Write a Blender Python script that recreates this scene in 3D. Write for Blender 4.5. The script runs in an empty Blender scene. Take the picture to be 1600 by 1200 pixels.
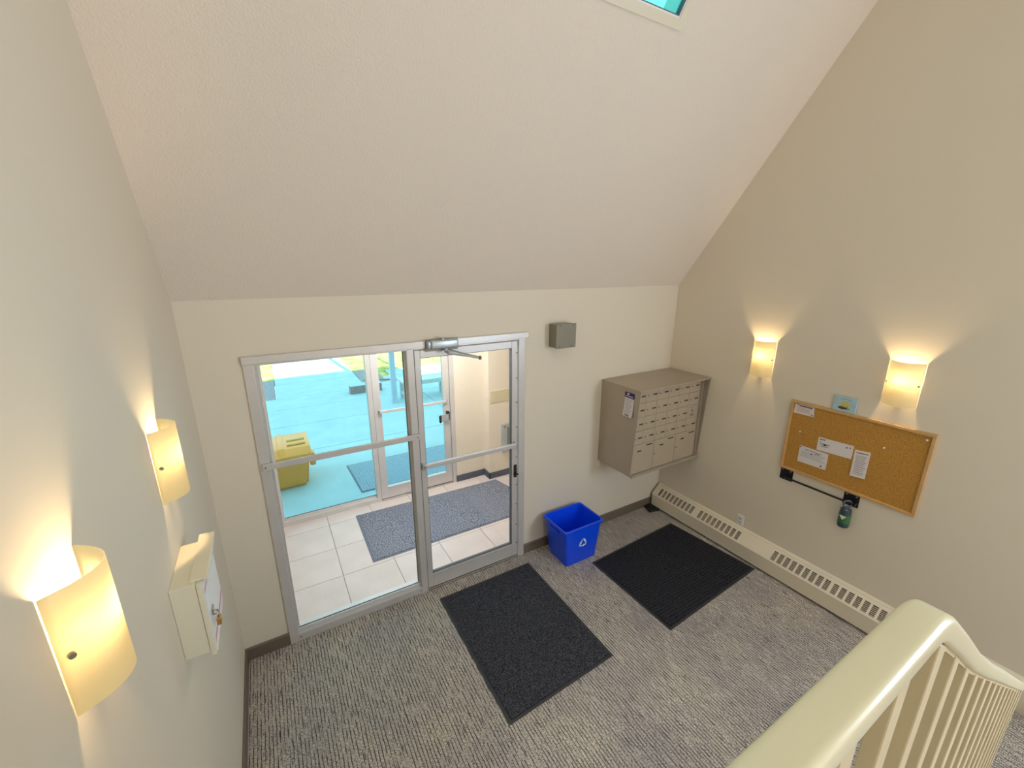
import bpy, bmesh, math, random
from mathutils import Vector, Matrix
random.seed(7)
S = bpy.context.scene
COL = S.collection

# ------------------------------------------------------------------ camera, sky, sun, lights
cam_d = bpy.data.cameras.new('camera'); cam = bpy.data.objects.new('camera', cam_d); COL.objects.link(cam)
FPX, YAW, PIT, ROL = 659.72, 0.5297, -0.2715, -0.0002
fw = Vector((math.sin(YAW)*math.cos(PIT), math.cos(YAW)*math.cos(PIT), math.sin(PIT)))
rt = Vector((math.cos(YAW), -math.sin(YAW), 0)); up = rt.cross(fw)
M = Matrix((rt, up, -fw)).transposed().to_4x4(); M.translation = Vector((0.4329, -3.0211, 2.7231))
cam.matrix_world = M
cam_d.sensor_width = 36; cam_d.lens = 36*FPX/1600; cam_d.clip_start = 0.02
S.camera = cam

W_SKY = 2.0
world = bpy.data.worlds.new('sky'); S.world = world; world.use_nodes = True
wn = world.node_tree.nodes; wl = world.node_tree.links; wn.clear()
wo = wn.new('ShaderNodeOutputWorld'); wb = wn.new('ShaderNodeBackground')
wt = wn.new('ShaderNodeTexCoord'); ws = wn.new('ShaderNodeSeparateXYZ'); wr = wn.new('ShaderNodeValToRGB')
wl.new(wt.outputs['Generated'], ws.inputs[0]); wl.new(ws.outputs['Z'], wr.inputs[0])
wr.color_ramp.elements[0].position = 0.0; wr.color_ramp.elements[0].color = (0.88, 0.98, 1.0, 1)
wr.color_ramp.elements[1].position = 0.8; wr.color_ramp.elements[1].color = (0.70, 0.93, 1.0, 1)
wl.new(wr.outputs[0], wb.inputs[0]); wb.inputs[1].default_value = W_SKY
wl.new(wb.outputs[0], wo.inputs[0])

def light(name, kind, loc, power, color, size=None, rot=(0, 0, 0), sy=None, radius=None):
    d = bpy.data.lights.new(name, kind); o = bpy.data.objects.new(name, d); COL.objects.link(o)
    d.energy = power; d.color = color; o.location = loc; o.rotation_euler = rot
    if size:
        d.size = size
        if sy: d.shape = 'RECTANGLE'; d.size_y = sy
    if radius: d.shadow_soft_size = radius
    return o
sun = light('sun', 'SUN', (0, -20, 12), 20, (1.0, 0.93, 0.82))
sun.data.angle = 0.009
sv = Vector((-0.10, 0.99, -0.612)); sun.rotation_euler = sv.to_track_quat('-Z', 'Y').to_euler()
# stairwell: side window daylight plus two added fills; a third fill in the vestibule
light('stairwell_rear_fill', 'AREA', (2.1, -6.3, 2.0), 50, (1.0, 0.86, 0.74), 3.2, (math.radians(112), 0, 0), 2.2)  # added fill tilted up from the closed rear wall, brightens the ceiling
light('side_window_light', 'AREA', (4.1, -4.5, 2.3), 145, (0.66, 0.83, 1.0), 1.8, (math.radians(90), 0, math.radians(70)), 1.6)
light('stairwell_overhead_fill', 'AREA', (1.5, -3.4, 5.4), 21, (0.95, 1.0, 0.92), 0.8, (0, 0, 0), 0.8)  # added overhead fill without a fixture, placed to light the guard rail
light('vestibule_fill', 'AREA', (1.9, 0.9, 2.40), 42, (1.0, 0.96, 0.94), 0.6, (0, 0, 0), 0.6)  # added fill that brightens the vestibule, no fixture there

vs = S.view_settings
S.display_settings.display_device = 'sRGB'
vs.view_transform = 'Standard'; vs.look = 'None'; vs.gamma = 1; vs.exposure = 0.0; vs.use_curve_mapping = False
S.cycles.max_bounces = 12; S.cycles.diffuse_bounces = 6; S.cycles.transparent_max_bounces = 24
S.cycles.use_denoising = True
S.cycles.sample_clamp_indirect = 6

# ------------------------------------------------------------------ materials
def srgb(r, g, b):
    f = lambda c: (c/255/12.92) if c/255 <= 0.04045 else ((c/255+0.055)/1.055)**2.4
    return (f(r), f(g), f(b), 1)
def mat(name, col, rough=0.6, metal=0.0, noise=0.0, nscale=8.0, bump=0.0, bscale=60.0, bdist=0.002, spec=0.5, coat=0.0):
    m = bpy.data.materials.new(name); m.use_nodes = True
    nt = m.node_tree; p = nt.nodes['Principled BSDF']
    p.inputs['Base Color'].default_value = col; p.inputs['Roughness'].default_value = rough
    p.inputs['Metallic'].default_value = metal; p.inputs['Specular IOR Level'].default_value = spec
    p.inputs['Coat Weight'].default_value = coat
    tc = nt.nodes.new('ShaderNodeTexCoord')
    if noise:
        n = nt.nodes.new('ShaderNodeTexNoise'); n.inputs['Scale'].default_value = nscale; n.inputs['Detail'].default_value = 5
        r = nt.nodes.new('ShaderNodeValToRGB')
        r.color_ramp.elements[0].color = tuple(c*(1-noise) for c in col[:3])+(1,)
        r.color_ramp.elements[1].color = tuple(min(1, c*(1+noise)) for c in col[:3])+(1,)
        r.color_ramp.elements[0].position = 0.3; r.color_ramp.elements[1].position = 0.7
        nt.links.new(tc.outputs['Object'], n.inputs['Vector']); nt.links.new(n.outputs['Fac'], r.inputs[0])
        nt.links.new(r.outputs[0], p.inputs['Base Color'])
    if bump:
        n2 = nt.nodes.new('ShaderNodeTexNoise'); n2.inputs['Scale'].default_value = bscale; n2.inputs['Detail'].default_value = 3
        b = nt.nodes.new('ShaderNodeBump'); b.inputs['Strength'].default_value = bump; b.inputs['Distance'].default_value = bdist
        nt.links.new(tc.outputs['Object'], n2.inputs['Vector']); nt.links.new(n2.outputs['Fac'], b.inputs['Height'])
        nt.links.new(b.outputs[0], p.inputs['Normal'])
    return m

WALLC = srgb(223, 213, 196)
m_wall = mat('wall_paint', WALLC, 0.62, bump=0.15, bscale=140, bdist=0.001, spec=0.35)
m_ceil = mat('stipple_ceiling', srgb(229, 217, 204), 0.9, bump=0.9, bscale=110, bdist=0.004, spec=0.1)
m_base = mat('rubber_baseboard', srgb(112, 100, 86), 0.5, noise=0.05, nscale=20)
m_vbase = mat('vestibule_rubber_baseboard', srgb(78, 84, 98), 0.5, noise=0.2, nscale=60)
m_alu = mat('anodised_aluminium', srgb(214, 210, 208), 0.36, 0.35, noise=0.04, nscale=6)
m_alud = mat('aluminium_gasket', srgb(110, 108, 112), 0.6, 0.1)
m_cream = mat('cream_enamel', srgb(226, 216, 196), 0.4, bump=0.05, bscale=30)
m_cab = mat('cabinet_cream', srgb(226, 220, 198), 0.4)
m_white = mat('white_paper', srgb(222, 216, 216), 0.75)
m_whiteg = mat('glossy_white_enamel', srgb(232, 236, 240), 0.22)
m_ink = mat('printing_ink', srgb(92, 88, 96), 0.8)
m_inkl = mat('pale_printing_ink', srgb(160, 155, 165), 0.8)
m_inkr = mat('orange_printing_ink', srgb(205, 150, 130), 0.8)
m_purple = mat('purple_print', srgb(66, 40, 100), 0.6)
m_pink = mat('pink_stripe', srgb(214, 150, 165), 0.5)
m_black = mat('black_steel', srgb(22, 22, 26), 0.4)
m_blackp = mat('black_plastic', srgb(24, 22, 22), 0.6)
m_brass = mat('brass', srgb(205, 160, 90), 0.3, 0.8)
m_chrome = mat('chrome', srgb(190, 185, 180), 0.25, 0.9)
m_grayb = mat('grey_metal_box', srgb(136, 132, 118), 0.42, 0.25, noise=0.05, nscale=4)
m_mail = mat('mailbox_aluminium', srgb(178, 166, 150), 0.42, 0.35, noise=0.03, nscale=5)
m_maild = mat('mailbox_door_aluminium', srgb(186, 172, 152), 0.42, 0.35, noise=0.03, nscale=9)
m_slot = mat('dark_slot', srgb(58, 46, 34), 0.7)
m_blue = mat('blue_plastic', srgb(10, 78, 246), 0.32, spec=0.5, bump=0.05, bscale=90)
m_yel = mat('yellow_plastic', srgb(255, 164, 62), 0.3, noise=0.04, nscale=5)
m_oak = mat('oak_frame', srgb(200, 160, 108), 0.5, noise=0.08, nscale=14)
m_greyblue = mat('grey_blue_post', srgb(190, 205, 225), 0.6, noise=0.05, nscale=6)
m_bench = mat('bench_wood', srgb(205, 212, 215), 0.7, noise=0.08, nscale=9)
m_timber = mat('dark_timber', srgb(158, 138, 136), 0.9, noise=0.15, nscale=20)
m_rail = mat('cream_rail_enamel', srgb(226, 216, 184), 0.28, spec=0.55, coat=0.15, noise=0.02, nscale=4)
m_balus = mat('cream_baluster_paint', srgb(206, 190, 156), 0.5, noise=0.04, nscale=12)
m_bottle = mat('dark_teal_plastic', srgb(48, 66, 78), 0.35)
m_green = mat('green_label', srgb(60, 108, 60), 0.6)
m_lblue = mat('pale_blue_acrylic', srgb(172, 200, 212), 0.25, noise=0.08, nscale=40)
m_yelp = mat('pale_yellow_paint', srgb(196, 190, 110), 0.6)
m_brownp = mat('brown_paint', srgb(84, 66, 60), 0.7)
m_sign = mat('beige_plaque', srgb(216, 205, 172), 0.5, noise=0.05, nscale=50)
m_steel = mat('brushed_steel', srgb(186, 194, 202), 0.35, 0.6, noise=0.05, nscale=10)
m_rub = mat('rubber_mat_edge', srgb(52, 52, 56), 0.6)
m_rubv = mat('grey_rubber_mat_edge', srgb(104, 112, 128), 0.6)
m_roof = mat('roof_shingle', srgb(90, 86, 84), 0.9, noise=0.1, nscale=20)
m_stucco = mat('exterior_stucco', srgb(205, 195, 178), 0.9, bump=0.3, bscale=60)
m_vwall = mat('vestibule_wall_paint', srgb(228, 216, 198), 0.6, bump=0.1, bscale=100, bdist=0.001)
m_soil = mat('shaded_gravel', srgb(160, 152, 158), 0.95, noise=0.4, nscale=45, bump=0.8, bscale=50, bdist=0.02)

def nodes(m):
    m.use_nodes = True; nt = m.node_tree; return nt, nt.nodes['Principled BSDF']
def mapping(nt, scale, rot=(0, 0, 0)):
    tc = nt.nodes.new('ShaderNodeTexCoord'); mp = nt.nodes.new('ShaderNodeMapping')
    mp.inputs['Scale'].default_value = scale; mp.inputs['Rotation'].default_value = rot
    nt.links.new(tc.outputs['Object'], mp.inputs[0]); return mp.outputs[0]
def ramp(nt, src, stops):
    r = nt.nodes.new('ShaderNodeValToRGB'); e = r.color_ramp.elements
    e[0].position, e[0].color = stops[0]; e[1].position, e[1].color = stops[-1]
    for p, c in stops[1:-1]:
        k = e.new(p); k.color = c
    nt.links.new(src, r.inputs[0]); return r.outputs[0]
def mix(nt, fac, a, b, mode='MIX'):
    x = nt.nodes.new('ShaderNodeMix'); x.data_type = 'RGBA'; x.blend_type = mode
    for s, v in ((0, fac), (6, a), (7, b)):
        if hasattr(v, 'links'): nt.links.new(v, x.inputs[s])
        else: x.inputs[s].default_value = v
    return x.outputs[2]

# loop-pile carpet: beige-grey with broken dark lines running towards the door
m_carpet = bpy.data.materials.new('loop_carpet'); nt, p = nodes(m_carpet)
p.inputs['Roughness'].default_value = 0.95; p.inputs['Specular IOR Level'].default_value = 0.1
wv = nt.nodes.new('ShaderNodeTexWave'); wv.wave_type = 'BANDS'; wv.bands_direction = 'X'
wv.inputs['Scale'].default_value = 1.0; wv.inputs['Distortion'].default_value = 1.6; wv.inputs['Detail'].default_value = 3
wv.inputs['Detail Scale'].default_value = 1.3
nt.links.new(mapping(nt, (15.5, 9.0, 1)), wv.inputs['Vector'])
n1 = nt.nodes.new('ShaderNodeTexNoise'); n1.inputs['Scale'].default_value = 1; n1.inputs['Detail'].default_value = 3
nt.links.new(mapping(nt, (110, 11, 1)), n1.inputs['Vector'])
n2 = nt.nodes.new('ShaderNodeTexNoise'); n2.inputs['Scale'].default_value = 1; n2.inputs['Detail'].default_value = 2
nt.links.new(mapping(nt, (70, 210, 1)), n2.inputs['Vector'])
n3 = nt.nodes.new('ShaderNodeTexNoise'); n3.inputs['Scale'].default_value = 2.2; n3.inputs['Detail'].default_value = 2
nt.links.new(mapping(nt, (1, 1, 1)), n3.inputs['Vector'])
BK, WH = (0, 0, 0, 1), (1, 1, 1, 1)
line = ramp(nt, wv.outputs['Fac'], [(0.04, WH), (0.22, BK)])
brk = ramp(nt, n1.outputs['Fac'], [(0.38, BK), (0.50, WH)])
lf = mix(nt, 1.0, line, brk, 'MULTIPLY')
strk = ramp(nt, n1.outputs['Fac'], [(0.60, BK), (0.72, WH)])
lf2 = mix(nt, 1.0, lf, strk, 'LIGHTEN')
basec = ramp(nt, n2.outputs['Fac'], [(0.34, srgb(108, 104, 102)), (0.47, srgb(186, 180, 175)), (0.62, srgb(226, 220, 213))])
tone = ramp(nt, n3.outputs['Fac'], [(0.3, srgb(225, 222, 225)), (0.7, srgb(255, 250, 240))])
basec = mix(nt, 1.0, basec, tone, 'MULTIPLY')
cc = mix(nt, lf2, basec, srgb(70, 66, 70))
nt.links.new(cc, p.inputs['Base Color'])
bp_ = nt.nodes.new('ShaderNodeBump'); bp_.inputs['Strength'].default_value = 0.6; bp_.inputs['Distance'].default_value = 0.004
nt.links.new(n2.outputs['Fac'], bp_.inputs['Height']); nt.links.new(bp_.outputs[0], p.inputs['Normal'])

def mat_carpetmat(name, c0, c1, scale, ribs=0.0):
    m = bpy.data.materials.new(name); nt, p = nodes(m); p.inputs['Roughness'].default_value = 1.0
    p.inputs['Specular IOR Level'].default_value = 0.05
    n = nt.nodes.new('ShaderNodeTexNoise'); n.inputs['Scale'].default_value = scale; n.inputs['Detail'].default_value = 4
    nt.links.new(mapping(nt, (1, 1, 1)), n.inputs['Vector'])
    c = ramp(nt, n.outputs['Fac'], [(0.38, c0), (0.66, c1)])
    h = n.outputs['Fac']
    if ribs:
        w = nt.nodes.new('ShaderNodeTexWave'); w.bands_direction = 'Y'; w.inputs['Scale'].default_value = ribs
        w2 = nt.nodes.new('ShaderNodeTexWave'); w2.bands_direction = 'X'; w2.inputs['Scale'].default_value = ribs
        for q in (w, w2): nt.links.new(mapping(nt, (1, 1, 1)), q.inputs['Vector'])
        g = mix(nt, 1.0, w.outputs['Color'], w2.outputs['Color'], 'MULTIPLY'); 
        c = mix(nt, g, c, c1); h = g
    nt.links.new(c, p.inputs['Base Color'])
    b = nt.nodes.new('ShaderNodeBump'); b.inputs['Strength'].default_value = 0.7; b.inputs['Distance'].default_value = 0.003
    nt.links.new(h, b.inputs['Height']); nt.links.new(b.outputs[0], p.inputs['Normal'])
    return m
m_matL = mat_carpetmat('charcoal_pile', srgb(32, 32, 37), srgb(92, 92, 100), 160)
m_matR = mat_carpetmat('black_pile', srgb(16, 16, 19), srgb(62, 62, 68), 140, 11.0)
m_matV = mat_carpetmat('blue_grey_pile', srgb(66, 70, 82), srgb(168, 174, 190), 100)
m_matO = mat_carpetmat('grey_outdoor_mat', srgb(120, 142, 156), srgb(168, 186, 198), 90, 9.0)
m_cork = mat_carpetmat('cork', srgb(172, 124, 56), srgb(202, 154, 84), 150)
m_cork.node_tree.nodes['Principled BSDF'].inputs['Roughness'].default_value = 0.85

# porcelain tiles
m_tile = mat('porcelain_tile', srgb(212, 200, 196), 0.38, noise=0.07, nscale=3.2)
m_grout = mat('grout', srgb(150, 142, 136), 0.9)
m_conc = mat('concrete', srgb(176, 204, 208), 0.9, noise=0.06, nscale=3, bump=0.2, bscale=80)  # aqua in the base colour stands for the cyan cast of the daylight
# grass
m_grass = bpy.data.materials.new('dry_grass'); nt, p = nodes(m_grass); p.inputs['Roughness'].default_value = 0.95
n = nt.nodes.new('ShaderNodeTexNoise'); n.inputs['Scale'].default_value = 2.6; n.inputs['Detail'].default_value = 8; n.inputs['Roughness'].default_value = 0.75
nt.links.new(mapping(nt, (1, 0.6, 1)), n.inputs['Vector'])
nt.links.new(ramp(nt, n.outputs['Fac'], [(0.35, srgb(92, 130, 60)), (0.5, srgb(176, 180, 92)), (0.65, srgb(220, 200, 130))]), p.inputs['Base Color'])

def glass(name, tint, refl=0.06):
    m = bpy.data.materials.new(name); m.use_nodes = True; nt = m.node_tree; nt.nodes.clear()
    o = nt.nodes.new('ShaderNodeOutputMaterial'); t = nt.nodes.new('ShaderNodeBsdfTransparent'); g = nt.nodes.new('ShaderNodeBsdfGlossy')
    fr = nt.nodes.new('ShaderNodeFresnel'); fr.inputs[0].default_value = 1.35
    mx = nt.nodes.new('ShaderNodeMixShader'); t.inputs[0].default_value = tint; g.inputs['Roughness'].default_value = 0.02
    nt.links.new(fr.outputs[0], mx.inputs[0]); nt.links.new(t.outputs[0], mx.inputs[1]); nt.links.new(g.outputs[0], mx.inputs[2])
    nt.links.new(mx.outputs[0], o.inputs[0]); return m
m_glass = glass('clear_glass', (0.97, 0.985, 0.985, 1))
m_glasso = glass('aqua_tinted_glass', (0.80, 0.97, 1.0, 1))  # tint carries the cyan cast of the light outdoors
m_glasss = glass('aqua_skylight_glass', (0.42, 0.95, 0.97, 1))  # cyan of the sky is put into the pane tint

m_shade = bpy.data.materials.new('opal_glass'); m_shade.use_nodes = True; nt = m_shade.node_tree; nt.nodes.clear()
o = nt.nodes.new('ShaderNodeOutputMaterial'); t = nt.nodes.new('ShaderNodeBsdfTranslucent'); d = nt.nodes.new('ShaderNodeBsdfPrincipled')
d.inputs['Base Color'].default_value = srgb(250, 238, 205); d.inputs['Roughness'].default_value = 0.2
t.inputs[0].default_value = (1.0, 0.93, 0.72, 1)
mx = nt.nodes.new('ShaderNodeMixShader'); mx.inputs[0].default_value = 0.30
d.inputs['Emission Color'].default_value = (1, 0.80, 0.42, 1); d.inputs['Emission Strength'].default_value = 0.45
nt.links.new(t.outputs[0], mx.inputs[1]); nt.links.new(d.outputs[0], mx.inputs[2]); nt.links.new(mx.outputs[0], o.inputs[0])
m_bulb = bpy.data.materials.new('lit_bulb'); nt, p = nodes(m_bulb)
p.inputs['Emission Color'].default_value = (1, 0.82, 0.5, 1); p.inputs['Emission Strength'].default_value = 9

# ------------------------------------------------------------------ mesh helpers
class MB:
    def __init__(s): s.bm = bmesh.new()
    def box(s, x0, x1, y0, y1, z0, z1, bev=0.0, seg=2):
        x0, x1 = sorted((x0, x1)); y0, y1 = sorted((y0, y1)); z0, z1 = sorted((z0, z1))
        r = bmesh.ops.create_cube(s.bm, size=1.0); vs = r['verts']
        for v in vs: v.co = Vector(((x0+x1)/2+v.co.x*(x1-x0), (y0+y1)/2+v.co.y*(y1-y0), (z0+z1)/2+v.co.z*(z1-z0)))
        if bev:
            es = list({e for v in vs for e in v.link_edges})
            bmesh.ops.bevel(s.bm, geom=es, offset=bev, segments=seg, affect='EDGES', profile=0.5)
        return s
    def prism(s, pts, axis, a, b, bev=0.0, seg=2):
        """extrude polygon pts (2-D) along axis from a to b. axis x: pts=(y,z); y: (x,z); z: (x,y)"""
        def P(u, v, w): return {'x': (w, u, v), 'y': (u, w, v), 'z': (u, v, w)}[axis]
        A = [s.bm.verts.new(P(u, v, a)) for u, v in pts]; B = [s.bm.verts.new(P(u, v, b)) for u, v in pts]
        n = len(pts); fs = [s.bm.faces.new(A), s.bm.faces.new(B[::-1])]
        for i in range(n): fs.append(s.bm.faces.new((A[i], B[i], B[(i+1) % n], A[(i+1) % n])))
        if bev:
            es = list({e for f in fs for e in f.edges})
            bmesh.ops.bevel(s.bm, geom=es, offset=bev, segments=seg, affect='EDGES', profile=0.5)
        return s
    def cyl(s, p0, p1, r0, r1=None, n=16):
        r1 = r0 if r1 is None else r1
        p0, p1 = Vector(p0), Vector(p1); d = (p1-p0); L = d.length; q = d.to_track_quat('Z', 'Y').to_matrix().to_4x4()
        q.translation = (p0+p1)/2
        bmesh.ops.create_cone(s.bm, cap_ends=True, segments=n, radius1=r0, radius2=max(r1, 1e-5), depth=L, matrix=q)
        return s
    def lathe(s, prof, c, n=24):
        rings = []
        for r, z in prof: rings.append([s.bm.verts.new((c[0]+r*math.cos(2*math.pi*i/n), c[1]+r*math.sin(2*math.pi*i/n), c[2]+z)) for i in range(n)])
        for a, b in zip(rings, rings[1:]):
            for i in range(n): s.bm.faces.new((a[i], a[(i+1) % n], b[(i+1) % n], b[i]))
        s.bm.faces.new(rings[0][::-1]); s.bm.faces.new(rings[-1]); return s
    def tube(s, pts, r, n=10, closed=False):
        pts = [Vector(p) for p in pts]; rings = []; N = len(pts)
        for i, p in enumerate(pts):
            a = pts[(i-1) % N] if (closed or i) else p; b = pts[(i+1) % N] if (closed or i < N-1) else p
            q = (b-a).to_track_quat('Z', 'Y')
            rings.append([s.bm.verts.new(p+q@Vector((r*math.cos(2*math.pi*k/n), r*math.sin(2*math.pi*k/n), 0))) for k in range(n)])
        for i in range(N if closed else N-1):
            a, b = rings[i], rings[(i+1) % N]
            for k in range(n): s.bm.faces.new((a[k], a[(k+1) % n], b[(k+1) % n], b[k]))
        if not closed: s.bm.faces.new(rings[0][::-1]); s.bm.faces.new(rings[-1])
        return s
    def quad(s, *P):
        s.bm.faces.new([s.bm.verts.new(p) for p in P]); return s
    def rot(s, ang, axis, piv):
        bmesh.ops.rotate(s.bm, verts=s.bm.verts, cent=piv, matrix=Matrix.Rotation(ang, 3, axis)); return s

def tag(o, label=None, cat=None, group=None, kind=None):
    for k, v in (('label', label), ('category', cat), ('group', group), ('kind', kind)):
        if v: o[k] = v
    return o
def worldloc(o):
    v = Vector(o.location)
    while o.parent: o = o.parent; v += Vector(o.location)
    return v
def obj(name, mb, m, parent=None, origin=None, smooth=False):
    """world-space mesh builder -> one object; origin = world position of its origin"""
    bm = mb.bm; bmesh.ops.recalc_face_normals(bm, faces=bm.faces)
    if origin is None:
        if parent is not None: origin = worldloc(parent)
        else:
            c = [v.co for v in bm.verts]; origin = Vector(((min(v.x for v in c)+max(v.x for v in c))/2, (min(v.y for v in c)+max(v.y for v in c))/2, min(v.z for v in c)))
    origin = Vector(origin)
    bmesh.ops.translate(bm, verts=bm.verts, vec=-origin)
    me = bpy.data.meshes.new(name); bm.to_mesh(me); bm.free(); me.materials.append(m)
    if smooth:
        for f in me.polygons: f.use_smooth = True
        me.set_sharp_from_angle(angle=math.radians(40))
    o = bpy.data.objects.new(name, me); COL.objects.link(o)
    o.location = origin - (worldloc(parent) if parent is not None else Vector())
    if parent is not None: o.parent = parent
    return o
def thing(name, loc, label, cat, group=None, kind=None):
    o = bpy.data.objects.new(name, None); COL.objects.link(o); o.location = loc; o.empty_display_size = 0.1
    return tag(o, label, cat, group, kind)
def struct(name, mb, m, label, cat, **k):
    return tag(obj(name, mb, m, **k), label, cat, kind='structure')
def instance(name, me, parent, wl):
    o = bpy.data.objects.new(name, me); COL.objects.link(o); o.parent = parent; o.location = Vector(wl)-worldloc(parent); return o

# ------------------------------------------------------------------ setting
W, H, SL = 4.214, 2.5345, 1.4022
RY = -3.3; RZ = H-SL*RY                # ridge
YB = -6.5
FX0, FX1, FH = 0.289, 2.3175, 2.18      # storefront opening in the door wall

b = MB().box(-0.0, W, YB, 0.0, -0.1, 0.0)
struct('floor', b, m_carpet, 'beige grey loop carpet floor with broken dark lines', 'floor', origin=(0, 0, 0))

def gable(x0, x1):
    zb = RZ-SL*(RY-YB)
    return MB().prism([(0.12, -0.1), (0.12, H-SL*0.12), (RY, RZ), (YB, zb), (YB, -0.1)], 'x', x0, x1)
struct('wall_left', gable(-0.12, 0), m_wall, 'tall cream wall on the left with two sconces and a locked box', 'wall', origin=(0, 0, 0))
struct('wall_right', gable(W, W+0.12), m_wall, 'tall cream wall on the right with cork board and two sconces', 'wall', origin=(0, 0, 0))
b = MB().box(0, FX0, 0, 0.12, -0.1, H).box(FX1, W, 0, 0.12, -0.1, H).box(FX0, FX1, 0, 0.12, FH, H)
struct('wall_front', b, m_wall, 'cream wall around the glazed entrance door', 'wall', origin=(0, 0, 0))
b = MB().box(0, W, YB-0.12, YB, -0.1, RZ-SL*(RY-YB))
struct('wall_back', b, m_wall, 'cream wall behind the stair landing', 'wall', origin=(0, 0, 0))
# sloped ceiling with the skylight opening
SKX0, SKX1, SKY0, SKY1 = 1.52, 2.69, -1.05, -1.95
def slope(y): return H-SL*y
def slab(mb, x0, x1, y0, y1, off=0.0, th=0.16):
    nrm = Vector((0, SL, 1)).normalized()
    mb.prism([(y0+nrm.y*off, slope(y0)+nrm.z*off), (y1+nrm.y*off, slope(y1)+nrm.z*off),
              (y1+nrm.y*(off+th), slope(y1)+nrm.z*(off+th)), (y0+nrm.y*(off+th), slope(y0)+nrm.z*(off+th))], 'x', x0, x1)
    return mb
b = MB(); slab(b, 0, W, 0.0, SKY0); slab(b, 0, W, SKY1, RY); slab(b, 0, SKX0, SKY0, SKY1); slab(b, SKX1, W, SKY0, SKY1)
zb = RZ-SL*(RY-YB)
b.prism([(RY, RZ), (YB, zb), (YB, zb+0.2), (RY, RZ+0.25)], 'x', 0, W)
struct('ceiling', b, m_ceil, 'steep sloping stippled cream ceiling above the entrance', 'ceiling', origin=(0, 0, 0))
b = MB(); slab(b, -0.4, W+0.4, 0.25, SKY0+0.02, 0.17, 0.05); slab(b, -0.4, W+0.4, SKY1-0.02, RY, 0.17, 0.05)
slab(b, -0.4, SKX0-0.03, SKY0+0.02, SKY1-0.02, 0.17, 0.05); slab(b, SKX1+0.03, W+0.4, SKY0+0.02, SKY1-0.02, 0.17, 0.05)
b.prism([(RY, RZ+0.25), (YB-0.3, zb-0.2), (YB-0.3, zb-0.1), (RY, RZ+0.35)], 'x', -0.4, W+0.4)
struct('roof', b, m_roof, 'shingled main roof above the entrance hall', 'roof', origin=(0, 0, 0))

# skylight
sk = thing('window_3', (2.1, -1.5, slope(-1.5)), 'white framed skylight in the sloping ceiling', 'skylight', kind='structure')
def ringslab(x0, x1, y0, y1, w, off, th):
    mb = MB(); n = Vector((0, SL, 1)).normalized(); wy = w*n.z
    slab(mb, x0, x1, y0, y0-wy, off, th); slab(mb, x0, x1, y1+wy, y1, off, th)
    slab(mb, x0, x0+w, y0-wy, y1+wy, off, th); slab(mb, x1-w, x1, y0-wy, y1+wy, off, th); return mb
obj('shaft_lining', ringslab(SKX0-0.004, SKX1+0.004, SKY0+0.004, SKY1-0.004, 0.012, 0.03, 0.17), m_ceil, sk)
obj('frame', ringslab(SKX0, SKX1, SKY0, SKY1, 0.048, -0.006, 0.03), m_cream, sk)
obj('sash', ringslab(SKX0+0.047, SKX1-0.047, SKY0-0.047*0.58, SKY1+0.047*0.58, 0.008, -0.002, 0.03), m_whiteg, sk)
obj('gasket', ringslab(SKX0+0.054, SKX1-0.054, SKY0-0.054*0.58, SKY1+0.054*0.58, 0.006, 0.0, 0.03), m_alud, sk)
obj('pane', slab(MB(), SKX0+0.05, SKX1-0.05, SKY0-0.03, SKY1+0.03, 0.012, 0.008), m_glasss, sk)

# baseboards
b = MB().prism([(0, 0), (-0.012, 0), (-0.012, 0.092), (-0.006, 0.1), (0, 0.1)], 'x', 0, FX0-0.003)
struct('baseboard_front_left', b, m_base, 'brown rubber baseboard left of the entrance', 'baseboard')
b = MB().prism([(0, 0), (-0.012, 0), (-0.012, 0.092), (-0.006, 0.1), (0, 0.1)], 'x', FX1+0.003, 4.10)
struct('baseboard_front_right', b, m_base, 'brown rubber baseboard behind the blue bin', 'baseboard')
b = MB().prism([(0, 0), (0.012, 0), (0.012, 0.092), (0.006, 0.1), (0, 0.1)], 'y', -0.012, -2.9)
struct('baseboard_left', b, m_base, 'grey rubber baseboard along the left wall', 'baseboard')
b = MB().prism([(W, 0), (W-0.012, 0), (W-0.012, 0.092), (W-0.006, 0.1), (W, 0.1)], 'y', -2.94, -4.6)
struct('baseboard_right', b, m_base, 'dark rubber baseboard past the end of the radiator', 'baseboard')

# ---------------------------------------------------------------- vestibule
VX0, VX1, VY1, VH = 0.22, 3.7, 1.66, 2.45
gx = [0.28+0.465*k for k in range(-1, 9)]; gy = [0.115+0.448*k for k in range(0, 5)]
b = MB().box(VX0-0.1, VX1+0.1, 0.10, 1.80, -0.1, -0.006)
vf = struct('floor', b, m_grout, 'vestibule floor of large pale porcelain tiles', 'floor', origin=(0, 0, 0))
j = 0.002
for i in range(len(gx)-1):
    for k in range(len(gy)):
        x0, x1 = max(gx[i], VX0), min(gx[i+1], VX1); y0 = gy[k]; y1 = min(gy[k]+0.448, 1.78)
        if x1-x0 < 0.02 or y1-y0 < 0.02: continue
        t = obj('tile', MB().box(x0+j, x1-j, y0+j, y1-j, -0.008, 0.0, 0.0012, 1), m_tile, vf, origin=((x0+x1)/2, (y0+y1)/2, -0.008))
b = MB().box(VX0-0.1, VX0, 0.12, 1.80, 0, VH)
struct('wall_vestibule_left', b, m_vwall, 'cream side wall left of the vestibule', 'wall')
b = MB().box(VX1, VX1+0.1, 0.12, 1.80, 0, VH)
struct('wall_vestibule_right', b, m_vwall, 'cream end wall on the right of the vestibule', 'wall')
b = MB().box(2.345, 2.745, VY1, 1.80, 0, VH).box(2.745, VX1, 1.51, 1.80, 0, VH).box(VX0, 2.345, VY1+0.02, 1.78, 2.16, VH)
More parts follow.
